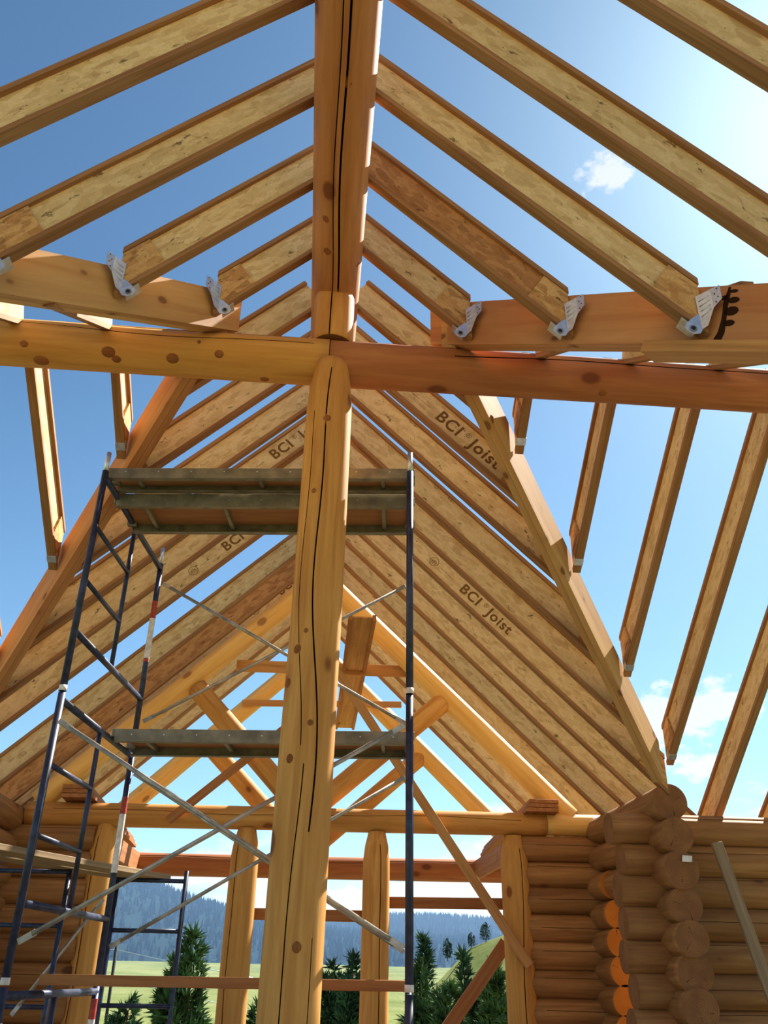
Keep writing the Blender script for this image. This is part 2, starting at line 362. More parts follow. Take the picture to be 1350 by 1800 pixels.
def lettering(web, mw, s, body, size, flip, side, dep, dz=0):
    """ink print on the web: flat letters lying on its face"""
    cu = bpy.data.curves.new('t', 'FONT'); cu.body = body; cu.size = size; cu.align_y = 'CENTER'; cu.offset = .0035 if size > .08 else 0
    if size > .08: cu.space_character = 1.12
    o = bpy.data.objects.new('t', cu); COL.objects.link(o); dg = bpy.context.evaluated_depsgraph_get()
    me = bpy.data.meshes.new_from_object(o.evaluated_get(dg)); bpy.data.objects.remove(o); bpy.data.curves.remove(cu)
    me.materials.clear(); me.materials.append(M['print'])
    rot = Matrix(((1, 0, 0, 0), (0, 0, -1, 0), (0, 1, 0, 0), (0, 0, 0, 1)))      # text plane -> XZ, facing -Y
    if side > 0: rot = Matrix.Rotation(math.pi, 4, 'Z') @ rot
    loc = Matrix.Translation((s, side * (WT / 2 + .0012), dep * .5 + dz))
    l = link('lettering', me, mw @ loc @ rot, web); l['label'] = ('dark brown printed mark reading ' + body) if body.isalpha() else 'small brown printed mark'
def logo(web, mw, s, r, side, dep):
    vs = []; fs = []
    def ring(R0, R1, a0, a1, cx, cz, n):
        k = len(vs)
        for i in range(n + 1):
            a = a0 + (a1 - a0) * i / n
            vs.extend([(cx + R0 * math.cos(a), 0, cz + R0 * math.sin(a)), (cx + R1 * math.cos(a), 0, cz + R1 * math.sin(a))])
        for i in range(n): fs.append((k + 2 * i, k + 2 * i + 1, k + 2 * i + 3, k + 2 * i + 2))
    ring(r * .88, r, 0, 6.283, 0, 0, 28)
    for k in range(3):
        ring(r * .20, r * .28, -.6, 3.7, (k - 1) * r * .42, (-.15 if k != 1 else .25) * r, 10)
        c = (k - 1) * r * .42
        i = len(vs); vs.extend([(c - r * .05, 0, -.65 * r), (c + r * .05, 0, -.65 * r), (c + r * .05, 0, .3 * r), (c - r * .05, 0, .3 * r)]); fs.append((i, i + 1, i + 2, i + 3))
    l = link('round_logo', mesh('round_logo', vs, fs, [M['print']]), mw @ Matrix.Translation((s, side * (WT / 2 + .0012), dep * .5)), web)
    l['label'] = 'round printed tree emblem'

def near_hanger(e, xe, yn, zb, sg, vdir):
    """sheet-metal sloped hanger: bent side plate from the joist's near face to the valley beam, nail flange, ear, seat"""
    o = V((sg, 0, 0)); p0 = W(xe - sg * .035, yn - .002, zb)
    q = p0 + o * .055 + V((0, -.055, 0)); q2 = q + V(vdir) * .05
    n = V((q - p0).y, ) if False else (q - p0).cross(V((0, 0, 1)))
    Z = lambda p, z: V((p.x, p.y, zb + EYE + z))
    h = link('joist_hanger', None, Matrix.Translation(p0), e)
    WORLD[h.name] = Matrix.Translation(p0)
    side = [Z(p0, .02), Z(p0, .235), Z(q, .24), Z(q, .12), Z(p0 + (q - p0) * .45, .03)]
    pl = hull_plate('side_plate', side, n, .003, M['galv'], h)
    nf = V(vdir).cross(V((0, 0, 1)))
    fl = hull_plate('nail_flange', [Z(q, .12), Z(q, .24), Z(q2, .235), Z(q2, .15)], nf, .003, M['galv'], h)
    ear = [p0 + V((-sg * (.0 + .045 * math.cos(a)), -.001, .035 + .04 * math.sin(a))) for a in [k * .5236 for k in range(12)]]
    ear = [p0 + V((sg * x, -.002, z)) for x, z in ((.004, .12), (-.03, .10), (-.075, .055), (-.085, .03), (-.075, .005), (-.045, -.012), (-.012, -.006), (.004, .02))]
    er = hull_plate('ear_plate', ear, (0, 1, 0), .003, M['galv'], h)
    tube('rivet_ring', [p0 + V((-sg * .045, -.008, .022)), p0 + V((-sg * .045, 0, .022))], .02, M['bolt'], h, 14)
    tube('rivet_hole', [p0 + V((-sg * .045, -.0095, .022)), p0 + V((-sg * .045, -.002, .022))], .012, M['hole'], h, 12)
    for k in range(4):
        c = Z(q, .145 + .026 * k) + (q2 - q) * (.35 + .3 * (k % 2)) - nf.normalized() * (.003 if nf.y > 0 else -.003)
        tube('nail_hole', [c, c + V((0, -.002, 0))], .004, M['hole'], h, 6)
    for k in range(4):
        c0 = Z(p0, .09 + .034 * k); c1 = Z(q, .125 + .028 * k); d = n.normalized() * (.003 if n.y < 0 else -.003)
        tube('pressed_rib', [c0 + (c1 - c0) * .15 + d, c0 + (c1 - c0) * .85 + d], .003, M['galv'], h, 6)
    # seat strap under the flange
    xd = V((sg * math.cos(TH), 0, -math.sin(TH))); s0 = p0 + V((-sg * .06, FW / 2, -.002)) + V((0, 0, .055))
    bar('seat', s0 - xd * .05, s0 + xd * .05, FW + .012, .003, M['galv'], (sg * MS, 0, 1), h, 0)

# valley beam faces in plan: x as a function of y
def v_near_r(y): return .845 + .776 * (4.53 - y)
def v_near_l(y): return -(.83 + .75 * (4.52 - y))
def v_far_r(y): return 1.433 + .75 * (y - 5.433)
def v_far_l(y): return -(1.561 + .72 * (y - 5.617))

SLOPE = {}
def main_joist(side, y, xe, label, group, hang=None, plumb=True, x0=.006, **kw):
    """rafter of the main roof at near-face y; side -1/+1; xe = |x - XR| of its lower underside tip"""
    c = math.cos(TH)
    org = W(XR + side * x0, y + FW / 2, HR - MS * x0)
    L = (xe - x0) / c
    e, mw = i_joist(label, group, org, (side * c, 0, -math.sin(TH)), (side * math.sin(TH), 0, c), L, DP, 'plumb' if plumb else 'sq', side=(-1 if side > 0 else 1), **kw)
    if hang: near_hanger(e, XR + side * xe, y, HR - MS * xe, side, hang)
    return e, mw
NEARG = 'rafter joists on the near main roof'
FARG = 'rafter joists of the far wing'
YN0 = 2.65
for k in range(-2, 5):
    for side in (-1, 1):
        y = YN0 + .61 * k + (-.057 if side > 0 else 0)
        f = v_near_l if side < 0 else v_near_r
        word = 'left' if side < 0 else 'right'
        if k < 4:
            xe = abs(f(y) - XR) - .03
            vd = V((side * .60, -.79, 0)).normalized()
            lab = 'I-joist rafter %s of the near ridge log, %s in front of the cross log' % (word, ['nearest', 'second', 'third', 'fourth', 'fifth', 'sixth', 'seventh', 'eighth'][3 - k])
            if k == 3: lab = 'short I-joist rafter %s of the ridge log with hanger nearest the cross log' % word
            if k == 2 and side > 0: lab = 'brown-webbed I-joist rafter right of the ridge log with bright hanger'
            e, mw = main_joist(side, y, xe, lab, NEARG, hang=vd, brown=(k == 2 and side > 0))
        else:
            xe = abs(v_far_l(5.09) - XR) if side < 0 else abs(v_far_r(5.09) - XR)
            e, mw = main_joist(side, y, xe * .98, 'I-joist rafter on the %s slope passing just above the cross log' % word, NEARG, block=False, x0=.065)
LEFT_Y = [5.73, 6.36, 6.96, 7.52, 8.04, 9.21, 9.86, 10.24]
RIGHT_Y = [5.64, 6.18, 6.79, 7.35, 7.87, 8.41, 8.91, 9.52, 10.22]
BACK_Y = [10.82, 11.38, 11.95]
def far_joists():
    for side, ys, word, f in ((-1, LEFT_Y, 'left', v_far_l), (1, RIGHT_Y, 'right', v_far_r)):
        for i, y in enumerate(ys + BACK_Y):
            xv = abs(f(y) - XR) - .02; onv = xv < 3.45
            xe = xv if onv else 3.75
            lab = 'I-joist rafter of the far wing, %s on its %s slope behind the cross log' % (ORD[i], word)
            tx = None
            tx = {(1, 0): 1.07, (1, 4): 1.82, (-1, 2): .60, (-1, 4): 1.28, (-1, 7): .62}.get((side, i))
            kw = dict(brown=(side < 0 and i == 6), block=onv)
            e, mw = main_joist(side, y, xe, lab, FARG, **kw)
            web = [c for c in e.children if c.name.startswith('web') and 'stiff' not in c.name][0]
            sd = -1 if side > 0 else 1
            if tx:
                size = .15; g = side
                lettering(web, mw, tx, 'BCI', size, 0, sd, DP)
                lettering(web, mw, tx + g * size * 1.9, '\u00ae', size * .42, 0, sd, DP, .03)
                lettering(web, mw, tx + g * size * 2.4, 'Joist', size, 0, sd, DP)
                logo(web, mw, tx - g * .38, .05, sd, DP); lettering(web, mw, tx - g * .30, '\u2014\u2014 \u2014\u2014', .05, 0, sd, DP)
far_joists()

# cross-wing rafters, both slopes
CX_R = [1.40, 2.02, 2.65, 3.26, 3.89, 4.52, 5.14]
CX_L = [-1.53, -2.117, -2.74, -3.36]
CW = 'rafter joists of the side wings'
def inv(f, x, lo, hi):
    for _ in range(50):
        mid = (lo + hi) / 2
        if (abs(f(mid)) < abs(x)) == (abs(f(lo)) < abs(f(hi))): lo = mid
        else: hi = mid
    return (lo + hi) / 2
for xs, word, ff, fn in ((CX_R, 'right', v_far_r, v_near_r), (CX_L, 'left', v_far_l, v_near_l)):
    for i, x in enumerate(xs):
        c = math.cos(THC)
        # far slope
        ye = inv(ff, x, 4.7, 12) - .05; onv = abs(x) < 3.5
        if not onv: ye = 8.75
        y0 = YC + .03; z0 = KC - MC * y0
        lab = 'side wing I-joist rafter %s of the post, %s out, sloping away' % (word, ORD[i])
        i_joist(lab, CW, W(x, y0, z0), (0, c, -math.sin(THC)), (0, math.sin(THC), c), (ye - y0) / c, DPC, theta=THC, block=onv, side=1 if word == 'right' else -1, stiff=.28)
        e = [o for o in COL.objects if o.get('label') == lab][0]
        if onv:
            s = (ye - y0) / c; mwj = frame(W(x, y0, z0), (0, c, -math.sin(THC)), (0, math.sin(THC), c))
            box('hanger_clip', (s - .13, -FW / 2 - .004, -.004), (s - .07, FW / 2 + .004, .05), M['galv'], mwj, e, .001)
        # near slope
        yn = inv(fn, x, -2, 4.7) + .05
        zn = KC - MC * (2 * YC - (YC - .03)); zn = KC - MC * (YC + .03)
        i_joist('side wing I-joist rafter %s of the post, %s out, sloping towards the viewer' % (word, ORD[i]), CW, W(x, YC - .03, zn), (0, -c, -math.sin(THC)), (0, -math.sin(THC), c), (YC - .03 - yn) / c, DPC, theta=THC, block=onv, stiff=.28)

# ------------------------------------------------------------------ valley beams (two plies each)
def valley(label, f, y0, y1, out, mat, thick=.10, name='valley_beam', dz=-.02, hh=.36):
    a = V((f(y0), y0)); b = V((f(y1), y1))
    za = HR - MS * abs(a.x - XR) + dz; zb = HR - MS * abs(b.x - XR) + dz
    A = W(a.x, a.y, za); B = W(b.x, b.y, zb); d = V((b.x - a.x, b.y - a.y, 0)); n = V((d.y, -d.x, 0)).normalized()
    if n.dot(V(out)) < 0: n = -n
    e = empty(name, Matrix.Translation(A)); tag(e, label, 'beam', 'valley beams')
    slope = (B - A); Ls = slope.length; mw = frame(A, slope, (0, 0, 1))
    ct = slope.normalized().dot(d.normalized()); t = math.tan(math.acos(ct)); h = hh * ct
    ysg = 1 if (mw.to_3x3() @ V((0, 1, 0))).dot(n) > 0 else -1
    for k in range(2):
        y0_, y1_ = sorted((ysg * thick / 2 * k + ysg * .002 * k, ysg * thick / 2 * (k + 1)))
        # plumb cut upper end
        prism_obj('ply', [(0, 0), (Ls, 0), (Ls - h * t, h), (-h * t, h)], y0_, y1_, mat, mw, e)
    return e, mw, n, ysg, h
ev, mwv, nv, ysv, hv = valley('right near valley beam of laminated timber carrying hangers and a dark stain', v_near_r, 4.76, 1.3, (1, 1, 0), M['lvl'], dz=-.03, hh=.37)
valley('left near valley beam of laminated timber carrying two bright hangers', v_near_l, 4.72, 1.3, (-1, 1, 0), M['lvl_pale'], dz=-.09, hh=.33)
valley('right far valley beam, sunlit on its outer face, running down to the log corner', v_far_r, 4.60, 7.70, (-1, 1, 0), M['lvl_pale'])
valley('left far valley beam running down behind the scaffold', v_far_l, 4.60, 8.3, (1, 1, 0), M['lvl'])
# stain on the near right beam: irregular blot running down the face
def stain():
    s0 = 2.27; vs = []; fs = []; pts = []
    rnd = random.Random(4)
    spine = [(.01, .0), (.02, .06), (.012, .12), (.0, .17), (-.012, .22), (-.016, .27), (-.022, .31)]
    wid = [.05, .04, .03, .026, .03, .024, .012]
    for (x, z), w in zip(spine, wid): vs += [(s0 + x - w / 2, 0, z), (s0 + x + w / 2, 0, z)]
    for i in range(len(spine) - 1): fs.append((2 * i, 2 * i + 1, 2 * i + 3, 2 * i + 2))
    for (x, z, rx, rz) in ((.045, .11, .032, .018), (.035, .175, .04, .026), (.025, .235, .034, .018), (.01, .285, .024, .01), (-.03, .25, .02, .014)):
        i = len(vs); vs += [(s0 + x + rx * math.cos(a), 0, z + rz * math.sin(a)) for a in [k * .628 for k in range(10)]]; fs.append(tuple(range(i, i + 10)))
    o = link('water_stain', mesh('water_stain', vs, fs, [M['stain']]), mwv @ Matrix.Translation((0, -ysv * .0015, .0)), ev); o['label'] = 'dark twig-shaped water stain'
stain()
# packing board under the near right beam
def pack():
    p = lambda s, dz: (mwv @ V((s, ysv * .02, dz)))
    tag(bar('packing_board', p(1.88, -.035), p(4.2, -.035), .14, .065, M['lumber'], (0, 0, 1)), 'plain packing board fixed under the right near valley beam', 'board')
pack()

# ------------------------------------------------------------------ logs of the crossing
tag(log('ridge_log', W(-.03, -3.5, 4.40), W(-.03, 13.35, 4.40), .176, .172, M['log_ridge'], up=(0, 0, -1), cracks=((1.50, .02, .98, .035, .25), (1.72, .22, .5, .02, .12), (.9, .05, .3, .015, .1)), seed=3, seg=40, nl=150, wob=.015, wander=.14),
    'long ridge log with lengthwise cracks at the top centre of the roof', 'log')
tag(log('cross_log', W(-6.3, YC, ZC_), W(-.045, YC, ZC_), .164, .160, M['log_gold'], up=(0, -1, .6), cracks=((1.35, .05, .97, .022, .15), (1.85, .3, .99, .018, .12)), seed=5, seg=36, nl=60, wander=.3),
    'golden knotty cross log left of the post top', 'log')
tag(log('cross_log', W(-.04, YC, ZC_), W(6.3, YC, ZC_), .160, .150, M['log_red'], up=(0, -1, .6), cracks=((1.95, .12, .97, .03, .18), (1.3, .03, .6, .016, .12)), seed=8, seg=36, nl=60, wander=.2),
    'reddish brown cracked cross log right of the post top', 'log')
tag(log('king_post', W(-.03, YC, 3.84), W(-.03, YC, 4.27), .146, .143, M['log'], up=(0, -1, 0), cracks=((1.45, .0, 1., .03, .2),), seed=11, wander=.1, nl=10),
    'short upright log stub between the cross log and the ridge log', 'post')
def post_profile(t):
    z = -1.6 + t * 5.22
    if z < 3.28: return (1, 0, 0)
    q = (z - 3.28) / .34; r = 1 - .28 * q ** 1.6
    return (r, 0, (1 - r) * .148)
tag(log('centre_post', W(-.065, 4.70, -1.6), W(-.022, 4.70, 3.62), .150, .147, M['log'], up=(0, -1, 0), cracks=((1.62, .42, .99, .03, .2), (1.05, .5, .93, .018, .12), (1.2, .02, .5, .02, .15), (2.1, .05, .35, .015, .1)), seed=21, seg=44, nl=110, wob=.022, profile=post_profile, wander=.5),
    'tall peeled log post standing in the centre with a long crack', 'post')

# branch knots: low dark domes let into the log faces
def knots(name, axis_pt, axis_dir, pts, rr):
    o = [x for x in COL.objects if x.name == name][0]; ap = W(*axis_pt); ad = V(axis_dir).normalized(); rnd = random.Random(len(pts))
    for p in pts:
        p = W(*p); n = p - ap; n -= ad * n.dot(ad); n.normalize(); r = rr * rnd.uniform(.7, 1.2); mw = frame(p - n * .002, ad, n); vs = [(0, 0, .006)]; fs = []
        for j, (q, z, st) in enumerate(((.55, .005, 1.), (1., .0, 1.15), (1.25, -.012, 1.2))):
            vs += [(r * q * st * math.cos(a), r * q * math.sin(a), z - (r * q * math.sin(a)) ** 2 / .32) for a in [k * .5236 for k in range(12)]]
        for k in range(12):
            fs.append((0, 1 + k, 1 + (k + 1) % 12))
            for j in (0, 1): fs.append((1 + j * 12 + k, 13 + j * 12 + k, 13 + j * 12 + (k + 1) % 12, 1 + j * 12 + (k + 1) % 12))
        link('knot', mesh('knot', vs, fs, [M['knot']], smooth=True), mw, o)
M['knot'] = endgrain('branch_knot', (122, 70, 34), (160, 100, 52))
knots('cross_log', (0, 4.74, 3.70), (1, 0, 0), [(-2.034, 4.609, 3.605), (-1.493, 4.621, 3.59), (-1.444, 4.661, 3.559), (-1.076, 4.634, 3.577), (-.907, 4.579, 3.685), (-.771, 4.602, 3.615), (-1.939, 4.712, 3.54), (-.471, 4.756, 3.539)], .032)
knots('cross_log.001', (0, 4.74, 3.70), (1, 0, 0), [(2.386, 4.59, 3.652), (1.844, 4.679, 3.555)], .026)
knots('centre_post', (-.052, 4.70, 0), (.0082, 0, 1), [(-.083, 4.558, 1.691), (-.121, 4.576, 1.59), (-.088, 4.562, 2.592), (-.029, 4.552, 1.176), (-.131, 4.579, .992), (-.034, 4.552, .115), (-.033, 4.551, 3.119), (-.169, 4.625, 1.409)], .027)
knots('ridge_log', (-.03, 0, 4.40), (0, 1, 0), [(.005, 2.993, 4.228), (.079, 3.566, 4.263), (-.108, 3.964, 4.243), (-.09, 4.234, 4.235), (.119, 4.408, 4.308)], .03)

# ------------------------------------------------------------------ log trusses of the far wing
def truss(y, tie_z, r, word, mat, foot_x, parts):
    e = empty('log_truss', Matrix.Translation(W(0, y, tie_z))); tag(e, parts, 'truss', 'log trusses of the far wing')
    off = (r + .004) / math.cos(TH)
    for s in (-1, 1):
        zf = HR - MS * foot_x - off
        log('principal_rafter', W(XR + s * foot_x, y, zf), W(XR + s * .16, y, HR - MS * .16 - off), r, r * .95, mat, seed=int(30 + s + y * 3), parent=e, up=(0, -1, 0), nl=24)
    return e
t1 = truss(10.05, 1.5, .125, 'near', M['log_pale'], 2.95, 'yellow log roof truss standing on the log posts of the far wing')
log('strut', W(1.50, 10.05, 2.90), W(.10, 10.05, 1.70), .120, .115, M['log'], seed=41, parent=t1, up=(0, -1, 0))
log('strut', W(-1.42, 10.05, 2.96), W(-.16, 10.05, 1.66), .120, .115, M['log'], seed=42, parent=t1, up=(0, -1, 0))
t2 = truss(12.75, 1.3, .13, 'far', M['log_pale'], 3.1, 'farthest log gable truss beyond the yellow one, open to the sky')
log('strut', W(1.57, 12.75, 2.86), W(-.1, 12.75, 1.42), .125, .12, M['log'], seed=43, parent=t2, up=(0, -1, 0))
log('strut', W(-1.52, 12.75, 2.90), W(.0, 12.75, 1.42), .125, .12, M['log'], seed=44, parent=t2, up=(0, -1, 0))
log('tie_log', W(-4.0, 12.75, 1.29), W(4.0, 12.75, 1.31), .145, .145, M['log_red'], seed=45, parent=t2, up=(0, -1, .3), cracks=((1.3, .1, .9, .02, .12),))
tag(log('tie_log', W(-3.05, 10.0, 1.49), W(2.62, 10.0, 1.53), .125, .122, M['log'], up=(0, -1, .4), cracks=((1.7, .05, .95, .02, .12),), seed=46, seg=32), 'long horizontal tie log lying across the four far posts', 'log')
tag(log('tie_log', W(2.625, 10.0, 1.53), W(3.25, 10.0, 1.53), .118, .12, M['log_pale'], up=(0, -1, .4), seed=47), 'short yellow end log at the right end of the tie log', 'log')
POSTS = [(-2.19, .15, 'left post of the far wall beside the dim log wall'), (-.69, .155, 'second far post from the left with a crack, beyond the scaffold'), (.735, .148, 'slim far post just right of the centre post'), (2.25, .155, 'rightmost far post at the edge of the right log wall')]
for i, (x, r, l) in enumerate(POSTS):
    tag(log('far_post', W(x, 10.0, -1.6), W(x, 10.0, 1.40), r, r * .96, M['log_gold' if i != 2 else 'log'], up=(0, -1, 0), cracks=((1.1 if i < 2 else 1.75, .1, .97, .03, .2),), seed=50 + i, seg=30, wander=.25,
             profile=lambda t: (1 if t < .93 else 1 - .35 * (t - .93) / .07, 0, 0)), l, 'post', 'log posts of the far wall')
# boards and braces near the trusses
tag(bar('collar_board', W(-1.0, 10.22, 3.30), W(1.22, 10.22, 3.315), .038, .14, M['lumber']), 'horizontal board nailed across the yellow truss below the ridge', 'board')
tag(bar('collar_board', W(-1.1, 12.58, 3.50), W(1.25, 12.58, 3.565), .038, .09, M['lumber']), 'thin horizontal board across the farthest truss', 'board')
def flat_joist():
    a = W(.425, 8.43, 3.30); b = W(.435, 13.0, 3.30); mw = frame(a, b - a, (1, 0, 0)); L = (b - a).length; d = .29
    e = empty('spare_i_joist', mw); tag(e, 'spare I-joist lying flat on the horizontal boards under the ridge', 'joist')
    for n, z0, z1, w, m in (('bottom_flange', -d / 2, -d / 2 + .038, FW, 'lumber_red'), ('top_flange', d / 2 - .038, d / 2, FW, 'lumber_red'), ('web', -d / 2 + .038, d / 2 - .038, WT, 'lumber')):
        prism_obj(n, [(0, z0), (L, z0), (L, z1), (0, z1)], -w / 2, w / 2, M[m], mw, e)
flat_joist()
tag(bar('brace_board', W(.10, 9.76, 3.30), W(2.31, 9.80, .12), .10, .038, M['lumber'], (0, -1, 0)), 'long diagonal brace board crossing in front of the right far posts', 'board')
tag(bar('brace_board', W(-1.52, 9.82, 1.43), W(.1, 9.84, 2.86), .09, .038, M['lumber_red'], (0, -1, 0)), 'diagonal brace board nailed to the front of the tie log on the left', 'board')
tag(bar('brace_board', W(2.16, 10.19, .34), W(1.30, 10.19, -.72), .14, .038, M['lumber_red'], (0, -1, 0)), 'dark diagonal brace board low beside the rightmost far post', 'board')
tag(bar('header_board', W(.80, 10.18, .705), W(2.2, 10.18, .72), .038, .115, M['lumber_red']), 'horizontal board between the two right far posts', 'board')
tag(bar('header_board', W(-.66, 10.18, .565), W(.70, 10.18, .565), .038, .115, M['lumber_red']), 'horizontal board between the two middle far posts, set lower', 'board')
for s, x, w in ((1, 2.55, .37), (-1, -2.50, .34)):
    word = 'right' if s > 0 else 'left'
    e = empty('plank_stack', Matrix.Translation(W(x, 9.9, 1.63))); tag(e, 'short stack of planks resting on the %s end of the tie log' % word, 'planks', 'plank stacks on the tie log')
    for k in range(3): bar('plank', W(x + .015 * s * k, 9.78 + .01 * k, 1.655 + .047 * k), W(x + .015 * s * k, 12.6, 1.50 + .047 * k), w - .02 * k, .042, M['lumber_red'], parent=e)
    tag(bar('porch_beam', W(s * 2.30, 10.1, 1.30), W(s * 2.30, 12.65, 1.30), .05, .24, M['lumber_red']), 'brown beam from the %s far post towards the farthest truss' % word, 'beam', 'beams to the farthest truss')

# ------------------------------------------------------------------ log walls
def wall(name, kind='structure'):
    e = empty(name, Matrix.Translation(W(0, 8, -1.6))); e['kind'] = 'structure'; return e
PIT = .262
def course(z_top, n): return [z_top - PIT * i for i in range(n)]
wr = wall('wall_right'); rnd = random.Random(77)
for i, z in enumerate(course(1.235, 11)):            # cross wall, logs along X, cut ends facing the doorway
    x0 = 2.78 + .05 * (i % 2) - (.03 if i in (0, 3) else 0); r = .138 + rnd.uniform(-.003, .005)
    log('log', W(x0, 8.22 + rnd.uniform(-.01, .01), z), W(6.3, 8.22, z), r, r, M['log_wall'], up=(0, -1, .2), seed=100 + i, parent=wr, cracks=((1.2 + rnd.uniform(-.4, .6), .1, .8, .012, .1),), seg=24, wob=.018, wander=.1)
ws = wall('wall_side_right')
for i, z in enumerate([1.44, 1.15, .86, .58, .32, .06, -.20, -.46, -.72, -.98, -1.24, -1.5]):     # side wall, logs along Y, round ends towards the viewer
    r = .152 + rnd.uniform(-.008, .006) - (.0 if i < 3 else .004); x = 3.24 + rnd.uniform(-.015, .015); ye = 7.86 + rnd.uniform(-.04, .04)
    if i < 3: log('log', W(x, ye, z), W(3.20, 10.0, z + .02), r * 1.02, .135, M['log_wall'], up=(-1, 0, 0), seed=130 + i, parent=ws, seg=28, checks=2)
    else: log('log', W(x, ye, z), W(x - .005, 8.62, z), r * 1.02, r, M['log_wall'], up=(-1, 0, 0), seed=130 + i, parent=ws, seg=28, nl=8, checks=2)
    if i >= 2:
        zz = z + .02 if i < 3 else z + .005 * i
        log('log', W(3.165, 9.42 if i > 2 else 9.5, zz - .0), W(3.165, 10.15, zz), .138, .135, M['log_wall'], end=M['end_bounce'], up=(-1, 0, 0), seed=160 + i, parent=ws, seg=28, nl=8, checks=2)
wf = wall('wall_far_right')
for i, z in enumerate(course(1.27, 11)):
    r = .138 + rnd.uniform(-.003, .005)
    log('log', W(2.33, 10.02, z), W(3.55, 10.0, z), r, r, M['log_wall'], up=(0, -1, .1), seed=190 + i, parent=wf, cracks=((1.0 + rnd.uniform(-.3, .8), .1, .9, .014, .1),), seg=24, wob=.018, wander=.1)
wl = wall('wall_far_left')
for i, z in enumerate(course(1.25, 11)):
    r = .138 + rnd.uniform(-.003, .005)
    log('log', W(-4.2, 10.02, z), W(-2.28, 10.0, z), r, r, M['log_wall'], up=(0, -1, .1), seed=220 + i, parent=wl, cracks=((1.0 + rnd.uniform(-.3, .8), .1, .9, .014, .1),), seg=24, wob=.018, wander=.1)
wsl = wall('wall_side_left')
for i, z in enumerate([1.44, 1.15, .86, .58, .32, .06, -.20, -.46, -.72, -.98, -1.24, -1.5]):
    r = .146 + rnd.uniform(-.008, .006)
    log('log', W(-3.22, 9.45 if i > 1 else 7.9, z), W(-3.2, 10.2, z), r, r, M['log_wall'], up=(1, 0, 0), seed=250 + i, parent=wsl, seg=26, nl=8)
wx = wall('wall_left')
for i, z in enumerate(course(1.235, 11)):
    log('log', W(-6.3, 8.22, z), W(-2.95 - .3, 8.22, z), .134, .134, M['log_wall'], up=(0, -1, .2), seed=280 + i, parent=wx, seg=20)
tag(bar('leaning_board', W(3.62, 7.90, 1.10), W(4.05, 7.55, -1.55), .10, .038, M['lumber_grey'], (0, -1, 0)), 'grey board leaning against the right log wall', 'board')
tag(hull_plate('paper_note', [W(3.24, 7.80, .92), W(3.33, 7.80, .92), W(3.335, 7.80, .97), W(3.25, 7.80, .975)], (0, 1, 0), .002, M['tag_white'], None), 'small white paper note stapled to a log end at the right corner', 'paper')

# ------------------------------------------------------------------ scaffold tower
AZ = R_(6.0212); VD = V((math.sin(AZ), math.cos(AZ), 0)); UD = V((math.cos(AZ), -math.sin(AZ), 0)); SO = V((-1.540, 5.243, 0)); SW, SL = 1.524, 2.10
def S(u, s, z): q = SO + UD * u + VD * s; return W(q.x, q.y, z)
TOWER = empty('scaffold_tower', Matrix.Translation(S(0, 0, -1.6))); tag(TOWER, 'tall blue steel scaffold tower behind the centre post with galvanised cross braces', 'scaffold')
def scaffold_frame(u, top, label, pins=False, stickers=()):
    e = link('ladder_frame', None, Matrix.Translation(S(u, 0, top - 1.5)), TOWER); e['label'] = label
    b = top - 1.53
    for s in (0, SW):
        tube('leg', [S(u, s, b), S(u, s, top + .02)], .0225, M['blue'], e, 12)
        tube('collar', [S(u, s, b + .0), S(u, s, b + .035)], .0245, M['tag_white'], e, 12)
        if pins: tube('coupling_pin', [S(u, s, top + .02), S(u, s, top + .17)], .017, M['galv'], e, 12)
    tube('top_bar', [S(u, 0, top - .02), S(u, SW, top - .02)], .0225, M['blue'], e, 12)
    tube('bottom_bar', [S(u, 0, top - 1.14), S(u, SW, top - 1.14)], .0215, M['blue'], e, 12)
    tube('ladder_post', [S(u, .76, top - .02), S(u, .76, top - 1.14)], .0165, M['blue'], e, 10)
    for z in (.40, .79): tube('rung', [S(u, 0, top - z), S(u, .76, top - z)], .0165, M['blue'], e, 10)
    for (s, z0, z1, m) in stickers: tube('sticker', [S(u, s, z0), S(u, s, z1)], .0235, M[m], e, 12, False)
    return e
for lev, (top, w) in enumerate(((3.02, 'top'), (1.46, 'middle'), (-.10, 'bottom'))):
    st = ()
    if lev == 0: st = ((SW, 2.20, 2.55, 'tag_white'), (SW, 2.55, 2.70, 'tag_red'), (SW, 2.18, 2.21, 'tag_red'))
    if lev == 1: st = ((SW, .62, 1.02, 'tag_white'), (SW, 1.02, 1.14, 'tag_red'))
    if lev == 2: st = ((SW, -.58, -.28, 'tag_white'), (SW, -.28, -.16, 'tag_red'))
    scaffold_frame(0, top, '%s ladder frame on the left of the blue scaffold tower' % w, lev == 0, st)
    scaffold_frame(SL, top, '%s ladder frame on the right of the blue scaffold tower, seen edge on' % w, lev == 0)
def brace(a, b, label, root=None):
    e = link('cross_brace', None, Matrix.Translation(a), root or TOWER); e['label'] = label
    d = (b - a).normalized()
    tube('brace_tube', [a + d * .08, b - d * .08], .0135, M['brace'], e, 10)
    for p, q in ((a, a + d * .1), (b, b - d * .1)): bar('flattened_end', p, q, .034, .006, M['brace'], (0, -1, 0), e, .001)
def pair(s, z0, z1, word):
    brace(S(.03, s, z1), S(SL - .03, s, z0), 'galvanised cross brace falling to the right, %s of the scaffold' % word)
    brace(S(.03, s + .03, z0), S(SL - .03, s + .03, z1), 'galvanised cross brace rising to the right, %s of the scaffold' % word)
pair(SW + .03, 1.72, 2.88, 'upper far side')
pair(-.04, .13, 1.30, 'middle near side')
pair(SW + .03, .15, 1.32, 'middle far side')
pair(-.04, -1.4, -.25, 'lowest near side')
